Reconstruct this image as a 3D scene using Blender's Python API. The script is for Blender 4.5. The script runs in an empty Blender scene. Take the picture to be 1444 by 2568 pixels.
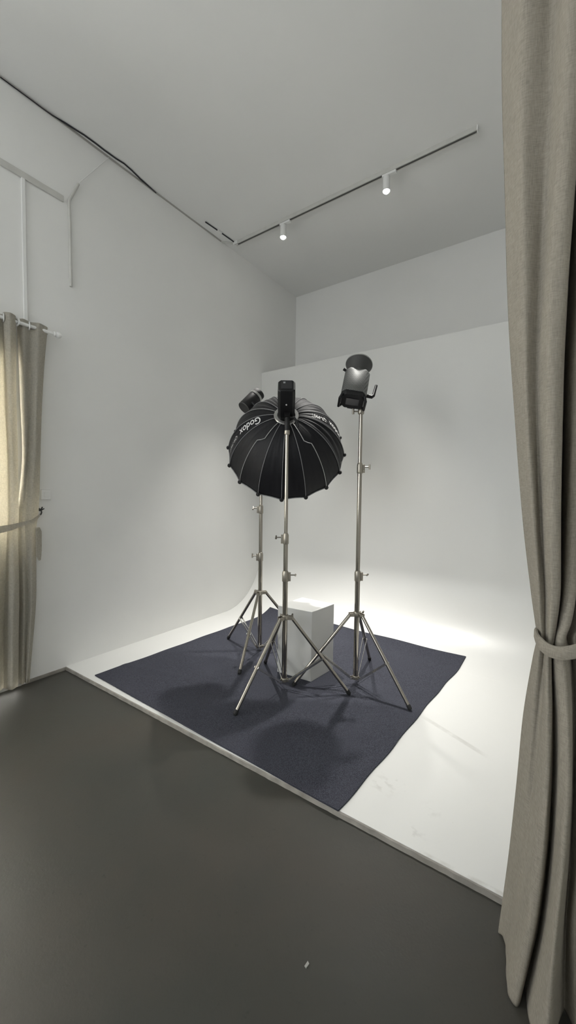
import bpy, bmesh, math, random
from mathutils import Vector, Matrix
random.seed(4)
SC = bpy.context.scene
COL = SC.collection
PI = math.pi
V = Vector

# light levels
SPOT_W = 540.
SPOT_ANG = 56
SPOT_BLEND = 1.
SPOT_TILT = 6.5
LENS = 80.
DOOR_W = 430.
WIN_FILL_W = 80.  # added room fill through the rear opening
WIN2_FILL_W = 150.  # added side fill through the left wall opening
EXPOSURE = -.41

# ------------------------------------------------------------------ helpers
class MB:
    """collects simple solids and links them as ONE mesh object"""
    def __init__(self):
        self.bm = bmesh.new()
    def face(self, vs):
        try: return self.bm.faces.new(vs)
        except ValueError: return None
    def ring_solid(self, rings, close=True, cap=True):
        rr = [[self.bm.verts.new(p) for p in ring] for ring in rings]
        n = len(rr[0])
        for a, b in zip(rr, rr[1:]):
            for i in range(n if close else n - 1):
                j = (i + 1) % n
                self.face([a[i], a[j], b[j], b[i]])
        if cap and close:
            self.face(list(reversed(rr[0]))); self.face(rr[-1])
        return rr
    def tube(self, pts, r, n=14, cap=True):
        """sweep a circle along a polyline; r is a number or one radius per point"""
        pts = [V(p) for p in pts]
        rs = r if isinstance(r, (list, tuple)) else [r] * len(pts)
        t0 = (pts[1] - pts[0]).normalized()
        up = V((0, 0, 1)) if abs(t0.z) < .9 else V((1, 0, 0))
        u = t0.cross(up).normalized()
        rings = []
        for i, p in enumerate(pts):
            if i == 0: t = t0
            elif i == len(pts) - 1: t = (pts[i] - pts[i-1]).normalized()
            else: t = ((pts[i] - pts[i-1]).normalized() + (pts[i+1] - pts[i]).normalized()).normalized()
            u = (u - t * u.dot(t)).normalized()
            w = t.cross(u)
            rings.append([p + (u * math.cos(2*PI*k/n) + w * math.sin(2*PI*k/n)) * rs[i] for k in range(n)])
        self.ring_solid(rings, True, cap)
        return self
    def lathe(self, o, axis, prof, n=32, cap=True):
        """revolve (distance along axis, radius) pairs"""
        o = V(o); t = V(axis).normalized()
        up = V((0, 0, 1)) if abs(t.z) < .9 else V((1, 0, 0))
        u = t.cross(up).normalized(); w = t.cross(u)
        rings = [[o + t * s + (u * math.cos(2*PI*k/n) + w * math.sin(2*PI*k/n)) * max(r, 1e-5) for k in range(n)] for s, r in prof]
        self.ring_solid(rings, True, cap)
        return self
    def prism(self, o, ax, ay, az, poly, stations):
        """poly (x,y) in the frame ax, ay swept along az; stations are (distance, scale)"""
        o = V(o); ax = V(ax); ay = V(ay); az = V(az)
        rings = [[o + az * s + ax * (x * k) + ay * (y * k) for x, y in poly] for s, k in stations]
        self.ring_solid(rings)
        return self
    def box(self, o, ax, ay, az, sx, sy, sz):
        """box centred on o"""
        return self.prism(V(o) - V(az) * (sz/2), ax, ay, az, [(-sx/2,-sy/2),(sx/2,-sy/2),(sx/2,sy/2),(-sx/2,sy/2)], [(0,1),(sz,1)])
    def aabb(self, a, b):
        a = V(a); b = V(b); c = (a + b) / 2; d = b - a
        return self.box(c, (1,0,0), (0,1,0), (0,0,1), abs(d.x), abs(d.y), abs(d.z))
    def sphere(self, c, r, n=10):
        prof = [(-r * math.cos(PI*i/n), r * math.sin(PI*i/n)) for i in range(n + 1)]
        return self.lathe(c, (0,0,1), prof, 12)
    def build(self, name, mat, parent=None, smooth=True, bevel=0, angle=40):
        bm = self.bm
        bmesh.ops.recalc_face_normals(bm, faces=bm.faces)
        me = bpy.data.meshes.new(name)
        bm.to_mesh(me); bm.free()
        return link(name, me, mat, parent, smooth, bevel, angle)

def link(name, me, mat, parent=None, smooth=True, bevel=0, angle=40):
    o = bpy.data.objects.new(name, me)
    COL.objects.link(o)
    me.materials.append(mat)
    if smooth:
        me.polygons.foreach_set('use_smooth', [True] * len(me.polygons))
        me.set_sharp_from_angle(angle=math.radians(angle))
    if bevel:
        m = o.modifiers.new('bevel', 'BEVEL'); m.width = bevel; m.segments = 2; m.limit_method = 'ANGLE'
    if parent is not None:
        o.parent = parent
        o.matrix_parent_inverse = parent.matrix_world.inverted()
    return o

def thing(name, label, cat, loc=(0,0,0), group=None):
    o = bpy.data.objects.new(name, None); COL.objects.link(o)
    o.empty_display_size = .05
    o.location = loc
    o.matrix_world = Matrix.Translation(loc)
    tag(o, label, cat, group)
    return o

def tag(o, label, cat, group=None):
    o['label'] = label; o['category'] = cat
    if group: o['group'] = group
    return o

def struct(o):
    o['kind'] = 'structure'
    return o

# ------------------------------------------------------------------ materials
def new_mat(name):
    m = bpy.data.materials.new(name); m.use_nodes = True
    nt = m.node_tree
    return m, nt, nt.nodes, nt.links, nt.nodes['Principled BSDF']

def mat(name, color, rough=.5, metal=0., spec=.5, bump=0., scale=200., tint=0., tscale=4., sheen=0., coat=0.):
    m, nt, N, L, P = new_mat(name)
    P.inputs['Base Color'].default_value = (*color, 1)
    P.inputs['Roughness'].default_value = rough
    P.inputs['Metallic'].default_value = metal
    P.inputs['Specular IOR Level'].default_value = spec
    if sheen: P.inputs['Sheen Weight'].default_value = sheen
    if coat: P.inputs['Coat Weight'].default_value = coat
    tc = N.new('ShaderNodeTexCoord')
    if bump:
        nz = N.new('ShaderNodeTexNoise'); nz.inputs['Scale'].default_value = scale; nz.inputs['Detail'].default_value = 4
        L.new(tc.outputs['Object'], nz.inputs['Vector'])
        b = N.new('ShaderNodeBump'); b.inputs['Strength'].default_value = bump; b.inputs['Distance'].default_value = .002
        L.new(nz.outputs['Fac'], b.inputs['Height']); L.new(b.outputs['Normal'], P.inputs['Normal'])
    if tint:
        nz = N.new('ShaderNodeTexNoise'); nz.inputs['Scale'].default_value = tscale; nz.inputs['Detail'].default_value = 5
        L.new(tc.outputs['Object'], nz.inputs['Vector'])
        r = N.new('ShaderNodeValToRGB')
        r.color_ramp.elements[0].position = .3; r.color_ramp.elements[1].position = .7
        r.color_ramp.elements[0].color = (*[c * (1 - tint) for c in color], 1)
        r.color_ramp.elements[1].color = (*[min(1, c * (1 + tint)) for c in color], 1)
        L.new(nz.outputs['Fac'], r.inputs['Fac']); L.new(r.outputs['Color'], P.inputs['Base Color'])
    return m

def nmath(N, L, op, a, b=None, clamp=False):
    n = N.new('ShaderNodeMath'); n.operation = op; n.use_clamp = clamp
    for i, x in enumerate((a, b)):
        if x is None: continue
        if isinstance(x, (int, float)): n.inputs[i].default_value = x
        else: L.new(x, n.inputs[i])
    return n.outputs[0]

def nmix(N, L, fac, a, b):
    n = N.new('ShaderNodeMix'); n.data_type = 'RGBA'
    L.new(fac, n.inputs['Factor'])
    for s, x in (('A', a), ('B', b)):
        sock = [i for i in n.inputs if i.name == s and i.type == 'RGBA'][0]
        if isinstance(x, tuple): sock.default_value = (*x, 1)
        else: L.new(x, sock)
    return [o for o in n.outputs if o.type == 'RGBA'][0]

WHITE = (.84, .838, .815)
M = {}
M['plaster'] = mat('white_plaster', WHITE, .75, spec=.25, bump=.12, scale=60, tint=.02, tscale=1.5)
M['ceiling'] = mat('ceiling_paint', (.85, .85, .83), .85, spec=.15, bump=.1, scale=80, tint=.015, tscale=1.2)
M['grey_line'] = mat('grey_caulk', (.42, .41, .38), .8)
M['white_plastic'] = mat('white_plastic', (.84, .84, .82), .45)
M['trunk_grey'] = mat('aged_white_trunking', (.60, .595, .56), .6, tint=.06, tscale=12)
M['white_board'] = mat('white_painted_board', (.64, .64, .62), .45, spec=.35, bump=.08, scale=90, tint=.02, tscale=5)
M['steel'] = mat('brushed_stainless_steel', (.36, .335, .295), .11, metal=1.)
M['cast'] = mat('satin_cast_metal', (.36, .335, .29), .40, metal=1., bump=.06, scale=250)
M['bright_steel'] = mat('polished_flat_steel', (.78, .77, .73), .2, metal=1.)
M['rubber'] = mat('black_rubber', (.012, .012, .012), .7)
M['black_plastic'] = mat('black_plastic', (.009, .009, .010), .42, spec=.3, bump=.05, scale=500)
M['black_gloss'] = mat('black_gloss_panel', (.018, .018, .021), .18)
M['dark_metal'] = mat('dark_grey_metal', (.06, .06, .058), .6, metal=.2)
M['silver'] = mat('silver_ring', (.42, .42, .41), .35, metal=.8)
M['nylon'] = mat('black_nylon_fabric', (.006, .006, .008), .55, spec=.28, bump=.25, scale=900)
M['piping'] = mat('grey_seam_piping', (.22, .22, .225), .5)
M['piping_w'] = mat('pale_steel_rod', (.42, .42, .41), .35, metal=.4)
M['print'] = mat('white_print', (.75, .75, .74), .6)
M['print_grey'] = mat('grey_print', (.5, .5, .49), .6)
M['diffuser'] = mat('white_diffusion_cloth', (.78, .78, .77), .9, bump=.1, scale=600)
M['black_cable'] = mat('black_cable', (.012, .012, .016), .5)
M['trim_dirty'] = mat('scuffed_edge_strip', (.30, .28, .25), .8, bump=.4, scale=120, tint=.25, tscale=14)
M['slot_grey'] = mat('dark_grey_slot', (.09, .088, .082), .6)
M['paper'] = mat('paper_scrap', (.36, .355, .33), .8)
M['screen'] = mat('grey_display', (.30, .31, .31), .3)

# dark epoxy floor: slightly mottled
def floor_mat():
    m, nt, N, L, P = new_mat('grey_green_epoxy_floor')
    tc = N.new('ShaderNodeTexCoord')
    a = N.new('ShaderNodeTexNoise'); a.inputs['Scale'].default_value = 1.4; a.inputs['Detail'].default_value = 6; a.inputs['Roughness'].default_value = .6
    L.new(tc.outputs['Object'], a.inputs['Vector'])
    r = N.new('ShaderNodeValToRGB')
    r.color_ramp.elements[0].position = .30; r.color_ramp.elements[0].color = (.044, .046, .040, 1)
    r.color_ramp.elements[1].position = .72; r.color_ramp.elements[1].color = (.056, .051, .042, 1)
    L.new(a.outputs['Fac'], r.inputs['Fac'])
    s = N.new('ShaderNodeTexNoise'); s.inputs['Scale'].default_value = 55; s.inputs['Detail'].default_value = 3
    L.new(tc.outputs['Object'], s.inputs['Vector'])
    spots = nmath(N, L, 'MULTIPLY', nmath(N, L, 'SUBTRACT', s.outputs['Fac'], .66, True), 5., True)
    L.new(nmix(N, L, spots, r.outputs['Color'], (.035, .034, .03)), P.inputs['Base Color'])
    rr = nmath(N, L, 'ADD', nmath(N, L, 'MULTIPLY', a.outputs['Fac'], .25), .30)
    L.new(rr, P.inputs['Roughness'])
    P.inputs['Specular IOR Level'].default_value = .35
    b = N.new('ShaderNodeBump'); b.inputs['Strength'].default_value = .15; b.inputs['Distance'].default_value = .002
    nb = N.new('ShaderNodeTexNoise'); nb.inputs['Scale'].default_value = 140; L.new(tc.outputs['Object'], nb.inputs['Vector'])
    L.new(nb.outputs['Fac'], b.inputs['Height']); L.new(b.outputs['Normal'], P.inputs['Normal'])
    return m
M['floor'] = floor_mat()

# white platform paint with tape residue and scuffs
def platform_mat():
    m, nt, N, L, P = new_mat('scuffed_white_platform_paint')
    tc = N.new('ShaderNodeTexCoord')
    base = N.new('ShaderNodeRGB'); base.outputs[0].default_value = (.75, .75, .725, 1)
    col = base.outputs[0]
    def seg(p0, p1, w, strength, colr, nscale, thr, ramp=3.):
        nonlocal col
        dx, dy = p1[0]-p0[0], p1[1]-p0[1]; ln = math.hypot(dx, dy); ang = math.atan2(dy, dx)
        mp = N.new('ShaderNodeMapping'); mp.vector_type = 'TEXTURE'
        mp.inputs['Location'].default_value = (p0[0], p0[1], 0); mp.inputs['Rotation'].default_value = (0, 0, ang)
        L.new(tc.outputs['Object'], mp.inputs['Vector'])
        sp = N.new('ShaderNodeSeparateXYZ'); L.new(mp.outputs[0], sp.inputs[0])
        wob = N.new('ShaderNodeTexNoise'); wob.inputs['Scale'].default_value = nscale; wob.inputs['Detail'].default_value = 5
        L.new(tc.outputs['Object'], wob.inputs['Vector'])
        ay = nmath(N, L, 'ABSOLUTE', sp.outputs['Y'])
        my = nmath(N, L, 'MULTIPLY', nmath(N, L, 'SUBTRACT', w, ay), 1. / (w * .4), True)
        cx = nmath(N, L, 'ABSOLUTE', nmath(N, L, 'SUBTRACT', sp.outputs['X'], ln/2))
        mx = nmath(N, L, 'MULTIPLY', nmath(N, L, 'SUBTRACT', ln/2, cx), 12., True)
        nn = nmath(N, L, 'MULTIPLY', nmath(N, L, 'SUBTRACT', wob.outputs['Fac'], thr), ramp, True)
        f = nmath(N, L, 'MULTIPLY', nmath(N, L, 'MULTIPLY', my, mx), nmath(N, L, 'MULTIPLY', nn, strength))
        col = nmix(N, L, f, col, colr)
    seg((2.33, .905), (2.72, .725), .018, .55, (.50, .49, .46), 14, .25)
    seg((2.30, .30), (2.44, .22), .085, .5, (.45, .44, .40), 26, .52, 6)
    seg((2.53, .26), (2.62, .20), .04, .45, (.45, .44, .40), 30, .5, 6)
    seg((2.50, .10), (2.60, .06), .03, .5, (.42, .41, .38), 34, .5, 6)
    seg((2.55, -.0), (3.5, -.0), .02, .5, (.45, .43, .39), 20, .4, 4)
    seg((2.654, .211), (2.662, .211), .005, 1., (.05, .05, .05), 1, -1)
    w = N.new('ShaderNodeTexNoise'); w.inputs['Scale'].default_value = 3; w.inputs['Detail'].default_value = 6
    L.new(tc.outputs['Object'], w.inputs['Vector'])
    f = nmath(N, L, 'MULTIPLY', nmath(N, L, 'SUBTRACT', w.outputs['Fac'], .5, True), .5, True)
    col = nmix(N, L, f, col, (.70, .69, .66))
    L.new(col, P.inputs['Base Color'])
    P.inputs['Roughness'].default_value = .36; P.inputs['Specular IOR Level'].default_value = .5
    return m
M['platform'] = platform_mat()

# navy needle-felt carpet
def rug_mat():
    m, nt, N, L, P = new_mat('navy_felt_carpet')
    tc = N.new('ShaderNodeTexCoord')
    a = N.new('ShaderNodeTexNoise'); a.inputs['Scale'].default_value = 260; a.inputs['Detail'].default_value = 4
    b = N.new('ShaderNodeTexNoise'); b.inputs['Scale'].default_value = 2.5; b.inputs['Detail'].default_value = 5
    for n in (a, b): L.new(tc.outputs['Object'], n.inputs['Vector'])
    r = N.new('ShaderNodeValToRGB')
    r.color_ramp.elements[0].position = .35; r.color_ramp.elements[0].color = (.024, .026, .035, 1)
    r.color_ramp.elements[1].position = .68; r.color_ramp.elements[1].color = (.076, .078, .097, 1)
    L.new(a.outputs['Fac'], r.inputs['Fac'])
    f = nmath(N, L, 'MULTIPLY', nmath(N, L, 'SUBTRACT', b.outputs['Fac'], .5, True), .8, True)
    L.new(nmix(N, L, f, r.outputs['Color'], (.082, .086, .108)), P.inputs['Base Color'])
    P.inputs['Roughness'].default_value = .95; P.inputs['Specular IOR Level'].default_value = .15
    P.inputs['Sheen Weight'].default_value = .03; P.inputs['Sheen Roughness'].default_value = .5
    P.inputs['Sheen Tint'].default_value = (.75, .8, 1, 1)
    bp = N.new('ShaderNodeBump'); bp.inputs['Strength'].default_value = .6; bp.inputs['Distance'].default_value = .004
    L.new(a.outputs['Fac'], bp.inputs['Height']); L.new(bp.outputs['Normal'], P.inputs['Normal'])
    return m
M['rug'] = rug_mat()

# woven linen: cross threads in the colour and bump, part of the light passes through
def linen(name, color, trans, thread):
    m, nt, N, L, P = new_mat(name)
    tc = N.new('ShaderNodeTexCoord')
    def thr(sx, sz):
        mp = N.new('ShaderNodeMapping'); mp.inputs['Scale'].default_value = (sx, sx, sz)
        L.new(tc.outputs['Object'], mp.inputs['Vector'])
        n = N.new('ShaderNodeTexNoise'); n.inputs['Scale'].default_value = thread; n.inputs['Detail'].default_value = 3
        L.new(mp.outputs[0], n.inputs['Vector'])
        return n.outputs['Fac']
    mixf = nmath(N, L, 'MULTIPLY', nmath(N, L, 'ADD', thr(1, .12), thr(.15, 1)), .5)
    r = N.new('ShaderNodeValToRGB')
    r.color_ramp.elements[0].position = .36; r.color_ramp.elements[1].position = .64
    r.color_ramp.elements[0].color = (*[c * .84 for c in color], 1)
    r.color_ramp.elements[1].color = (*[c * 1.16 for c in color], 1)
    L.new(mixf, r.inputs['Fac'])
    L.new(r.outputs['Color'], P.inputs['Base Color'])
    P.inputs['Roughness'].default_value = .9; P.inputs['Specular IOR Level'].default_value = .1
    b = N.new('ShaderNodeBump'); b.inputs['Strength'].default_value = .5; b.inputs['Distance'].default_value = .0015
    L.new(mixf, b.inputs['Height']); L.new(b.outputs['Normal'], P.inputs['Normal'])
    t = N.new('ShaderNodeBsdfTranslucent'); L.new(r.outputs['Color'], t.inputs['Color'])
    mx = N.new('ShaderNodeMixShader'); mx.inputs[0].default_value = trans
    out = N['Material Output']
    L.new(P.outputs[0], mx.inputs[1]); L.new(t.outputs[0], mx.inputs[2]); L.new(mx.outputs[0], out.inputs['Surface'])
    return m
M['linen'] = linen('taupe_linen', (.275, .250, .208), .08, 420)
M['linen_thin'] = linen('pale_linen', (.60, .575, .51), .50, 420)

# perforated lamp housing
def perforated():
    m, nt, N, L, P = new_mat('perforated_grey_metal')
    tc = N.new('ShaderNodeTexCoord')
    vo = N.new('ShaderNodeTexVoronoi'); vo.inputs['Scale'].default_value = 190; vo.inputs['Randomness'].default_value = .0
    L.new(tc.outputs['Object'], vo.inputs['Vector'])
    f = nmath(N, L, 'MULTIPLY', nmath(N, L, 'SUBTRACT', .42, vo.outputs['Distance']), 12., True)
    L.new(nmix(N, L, f, (.20, .205, .20), (.010, .010, .010)), P.inputs['Base Color'])
    P.inputs['Metallic'].default_value = .7; P.inputs['Roughness'].default_value = .45
    return m
M['perforated'] = perforated()

def emit(name, color, strength):
    m, nt, N, L, P = new_mat(name)
    P.inputs['Base Color'].default_value = (.9, .9, .9, 1)
    P.inputs['Emission Color'].default_value = (*color, 1)
    P.inputs['Emission Strength'].default_value = strength
    return m
M['bulb'] = emit('lit_lamp_lens', (1, .98, .92), LENS)

def frosted():
    m, nt, N, L, P = new_mat('frosted_door_glass')
    t = N.new('ShaderNodeBsdfTranslucent'); t.inputs['Color'].default_value = (.95, .94, .90, 1)
    mx = N.new('ShaderNodeMixShader'); mx.inputs[0].default_value = .8
    P.inputs['Base Color'].default_value = (.8, .79, .72, 1); P.inputs['Roughness'].default_value = .4
    L.new(P.outputs[0], mx.inputs[1]); L.new(t.outputs[0], mx.inputs[2]); L.new(mx.outputs[0], N['Material Output'].inputs['Surface'])
    return m
M['frosted'] = frosted()

# ------------------------------------------------------------------ the room
CEIL = 3.874; ZF = -.025; YW = 2.2707; COVE = .598; CYC = 2.7127; YB = 2.98
XR = 3.8; YR = -4.2
DY0, DY1, DZ = -1.20, -.290, 2.20      # doorway in the left wall

struct(MB().aabb((-.02, YR-.1, ZF-.1), (XR+.1, .30, ZF)).build('floor', M['floor'], None, False))
struct(MB().aabb((-.2, YR-.2, CEIL), (XR+.2, YB+.2, CEIL+.1)).build('ceiling', M['ceiling'], None, False))
# left wall with the doorway cut out
w = MB()
w.aabb((-.15, DY1, ZF-.1), (0, YB, CEIL))
LY0, LY1, LZ0, LZ1 = -3.7, -1.9, 1.3, 3.2      # unseen window added beside the camera, for fill from the left
w.aabb((-.15, YR-.1, ZF-.1), (0, LY0, CEIL)); w.aabb((-.15, LY1, ZF-.1), (0, DY0, CEIL))
w.aabb((-.15, LY0, ZF-.1), (0, LY1, LZ0)); w.aabb((-.15, LY0, LZ1), (0, LY1, CEIL))
w.aabb((-.15, DY0, DZ), (0, DY1, CEIL))
struct(w.build('wall_left', M['plaster'], None, False))
struct(MB().aabb((0, YB, ZF-.1), (XR, YB+.1, CEIL)).build('wall_back', M['plaster'], None, False))
struct(MB().aabb((XR, YR-.1, ZF-.1), (XR+.1, YB+.1, CEIL)).build('wall_right', M['plaster'], None, False))
# rear wall behind the camera; its window is added to let fill light in
WX0, WX1, WZ0, WZ1 = .3, 1.9, .9, 3.3
w = MB()
w.aabb((0, YR-.1, ZF-.1), (WX0, YR, CEIL)); w.aabb((WX1, YR-.1, ZF-.1), (XR, YR, CEIL))
w.aabb((WX0, YR-.1, ZF-.1), (WX1, YR, WZ0)); w.aabb((WX0, YR-.1, WZ1), (WX1, YR, CEIL))
struct(w.build('wall_rear', M['plaster'], None, False))
win = MB()
for a, b in (((WX0, WZ0), (WX1, WZ0+.05)), ((WX0, WZ1-.05), (WX1, WZ1)), ((WX0, WZ0+.05), (WX0+.05, WZ1-.05)), ((WX1-.05, WZ0+.05), (WX1, WZ1-.05)), (((WX0+WX1)/2-.025, WZ0+.05), ((WX0+WX1)/2+.025, WZ1-.05))):
    win.aabb((a[0], YR-.07, a[1]), (b[0], YR-.02, b[1]))
struct(win.build('added_window_1', M['white_plastic'], None, False))  # frame of the added rear opening, never in view

win = MB()
for a, b in (((LY0, LZ0), (LY1, LZ0+.05)), ((LY0, LZ1-.05), (LY1, LZ1)), ((LY0, LZ0+.05), (LY0+.05, LZ1-.05)), ((LY1-.05, LZ0+.05), (LY1, LZ1-.05)), (((LY0+LY1)/2-.025, LZ0+.05), ((LY0+LY1)/2+.025, LZ1-.05))):
    win.aabb((-.10, a[0], a[1]), (-.05, b[0], b[1]))
struct(win.build('added_window_2', M['white_plastic'], None, False))  # frame of the added left opening, never in view

# cyclorama: raised platform and the curved wall behind it
pl = MB(); pl.aabb((0, 0, ZF-.05), (XR, YW-COVE, 0))
pob = struct(pl.build('floor_platform', M['platform'], None, False, ))
prof = [(YW-COVE, 0)]
for i in range(1, 25):
    t = PI/2 * i/24
    prof.append((YW-COVE + COVE*math.sin(t), COVE*(1-math.cos(t))))
prof.append((YW, CYC)); prof += [(YB-.002, CYC), (YB-.002, ZF-.05), (YW-COVE, ZF-.05)]
c = MB(); c.ring_solid([[(x, y, z) for y, z in prof] for x in (0.001, XR-.001)])
struct(c.build('wall_cyclorama', M['platform'], None, True, angle=30))

# front edge strip of the platform, with peeled ragged top
e = MB(); rings = []
for i in range(161):
    x = .002 + (XR - .004) * i/160
    j = random.uniform(-.002, .002)
    rings.append([(x, -.0005, ZF), (x, -.005 + j*.5, ZF), (x, -.004 + j*.6, -.004 + j), (x, -.0005, -.001)])
e.ring_solid(rings)
struct(e.build('trim_1', M['trim_dirty'], None, False))
# thin grey joint between left wall and ceiling
struct(MB().aabb((.0005, YR+.01, CEIL-.011), (.009, 1.59, CEIL-.0005)).build('trim_2', M['grey_line'], None, False))
struct(MB().aabb((.0005, DY1+.03, ZF), (.008, -.006, ZF+.022)).build('baseboard_left', M['trim_dirty'], None, False))

# doorway behind the left curtain: frame, frosted leaf, sill
d = MB()
d.aabb((-.149, DY0, ZF), (-.02, DY0+.04, DZ)); d.aabb((-.149, DY1-.02, ZF), (-.02, DY1, DZ)); d.aabb((-.149, DY0+.04, DZ-.04), (-.02, DY1-.02, DZ))
dr = struct(d.build('door_1', M['white_plastic'], None, False))
MB().aabb((-.10, DY0+.04, .98), (-.088, DY1-.02, DZ-.04)).build('pane', M['frosted'], dr, False)
MB().aabb((-.11, DY0+.04, ZF+.07), (-.08, DY1-.02, .98)).build('lower_panel', M['white_plastic'], dr, False)
struct(MB().aabb((-.149, DY0+.002, ZF-.01), (.006, DY1-.001, -.002)).build('trim_3', M['white_board'], None, False, bevel=.003))

# ------------------------------------------------------------------ rug: flat on the platform, its back edge riding up the curve
def cyc_z(y):
    t = min(max(y - (YW-COVE), 0), COVE*.98)
    return COVE - math.sqrt(COVE*COVE - t*t)
def rug():
    FL, FR, BL, BR = V((.316, .044, 0)), V((2.263, -.009, 0)), V((.425, 1.916, 0)), V((2.392, 1.873, 0))
    n, m = 90, 90
    th = .007
    bm = bmesh.new(); top = []; bot = []
    for j in range(m + 1):
        v = j/m; ra = []; rb = []
        for i in range(n + 1):
            u = i/n
            p = (FL*(1-u) + FR*u)*(1-v) + (BL*(1-u) + BR*u)*v
            ed = min(u, 1-u, v, 1-v)
            wob = .004*math.sin(u*19 + v*7) + .003*math.sin(v*31 + 1.3 + u*5)
            if u in (0, 1): p.x += wob
            if v in (0, 1): p.y += wob if v == 1 else wob*.25
            z = cyc_z(p.y) + .0012
            z += .0022*(1 + math.sin(u*9 + v*4 + 1)*math.sin(v*8 - u*3)) * min(1, ed*10)
            # soft folds left from unrolling
            dfold = abs((p.y - .70) + .45*(p.x - 2.05)) if p.x > 1.75 else 9
            z += .004*math.exp(-(dfold/.018)**2)
            dfold = abs((p.y - .33) - .25*(p.x - .6)) if p.x < 1.2 else 9
            z += .003*math.exp(-(dfold/.02)**2)
            if u < .06 and v > .94: z += .012*(1-u/.06)*(v-.94)/.06
            nrm = V((0, 0, 1))
            if p.y > YW-COVE: nrm = V((0, -(p.y-(YW-COVE)), COVE - cyc_z(p.y))).normalized()
            rb.append(bm.verts.new(V((p.x, p.y, z)))); ra.append(bm.verts.new(V((p.x, p.y, z)) + nrm*th))
        top.append(ra); bot.append(rb)
    for j in range(m):
        for i in range(n):
            bm.faces.new([top[j][i], top[j][i+1], top[j+1][i+1], top[j+1][i]])
            bm.faces.new([bot[j][i], bot[j+1][i], bot[j+1][i+1], bot[j][i+1]])
    for i in range(n):
        bm.faces.new([bot[0][i], bot[0][i+1], top[0][i+1], top[0][i]])
        bm.faces.new([top[m][i], top[m][i+1], bot[m][i+1], bot[m][i]])
    for j in range(m):
        bm.faces.new([top[j][0], top[j+1][0], bot[j+1][0], bot[j][0]])
        bm.faces.new([bot[j][n], bot[j+1][n], top[j+1][n], top[j][n]])
    bmesh.ops.recalc_face_normals(bm, faces=bm.faces)
    me = bpy.data.meshes.new('rug'); bm.to_mesh(me); bm.free()
    return tag(link('rug', me, M['rug'], None, True, 0, 50), 'dark navy felt rug lying on the white studio platform under the light stands', 'rug')
rug()
RT = .0115  # top of the rug

# ------------------------------------------------------------------ white plinth
def plinth():
    h = .497
    B = [V((1.603, .850, RT)), V((1.629, 1.118, RT)), V((1.345, 1.128, RT)), V((1.327, .836, RT))]
    b = MB(); b.ring_solid([B, [V((p.x, p.y, h)) for p in B]])
    return tag(b.build('display_plinth', M['white_board'], None, True, bevel=.003), 'white painted box plinth standing on the rug between the light stands', 'plinth')
plinth()

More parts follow.
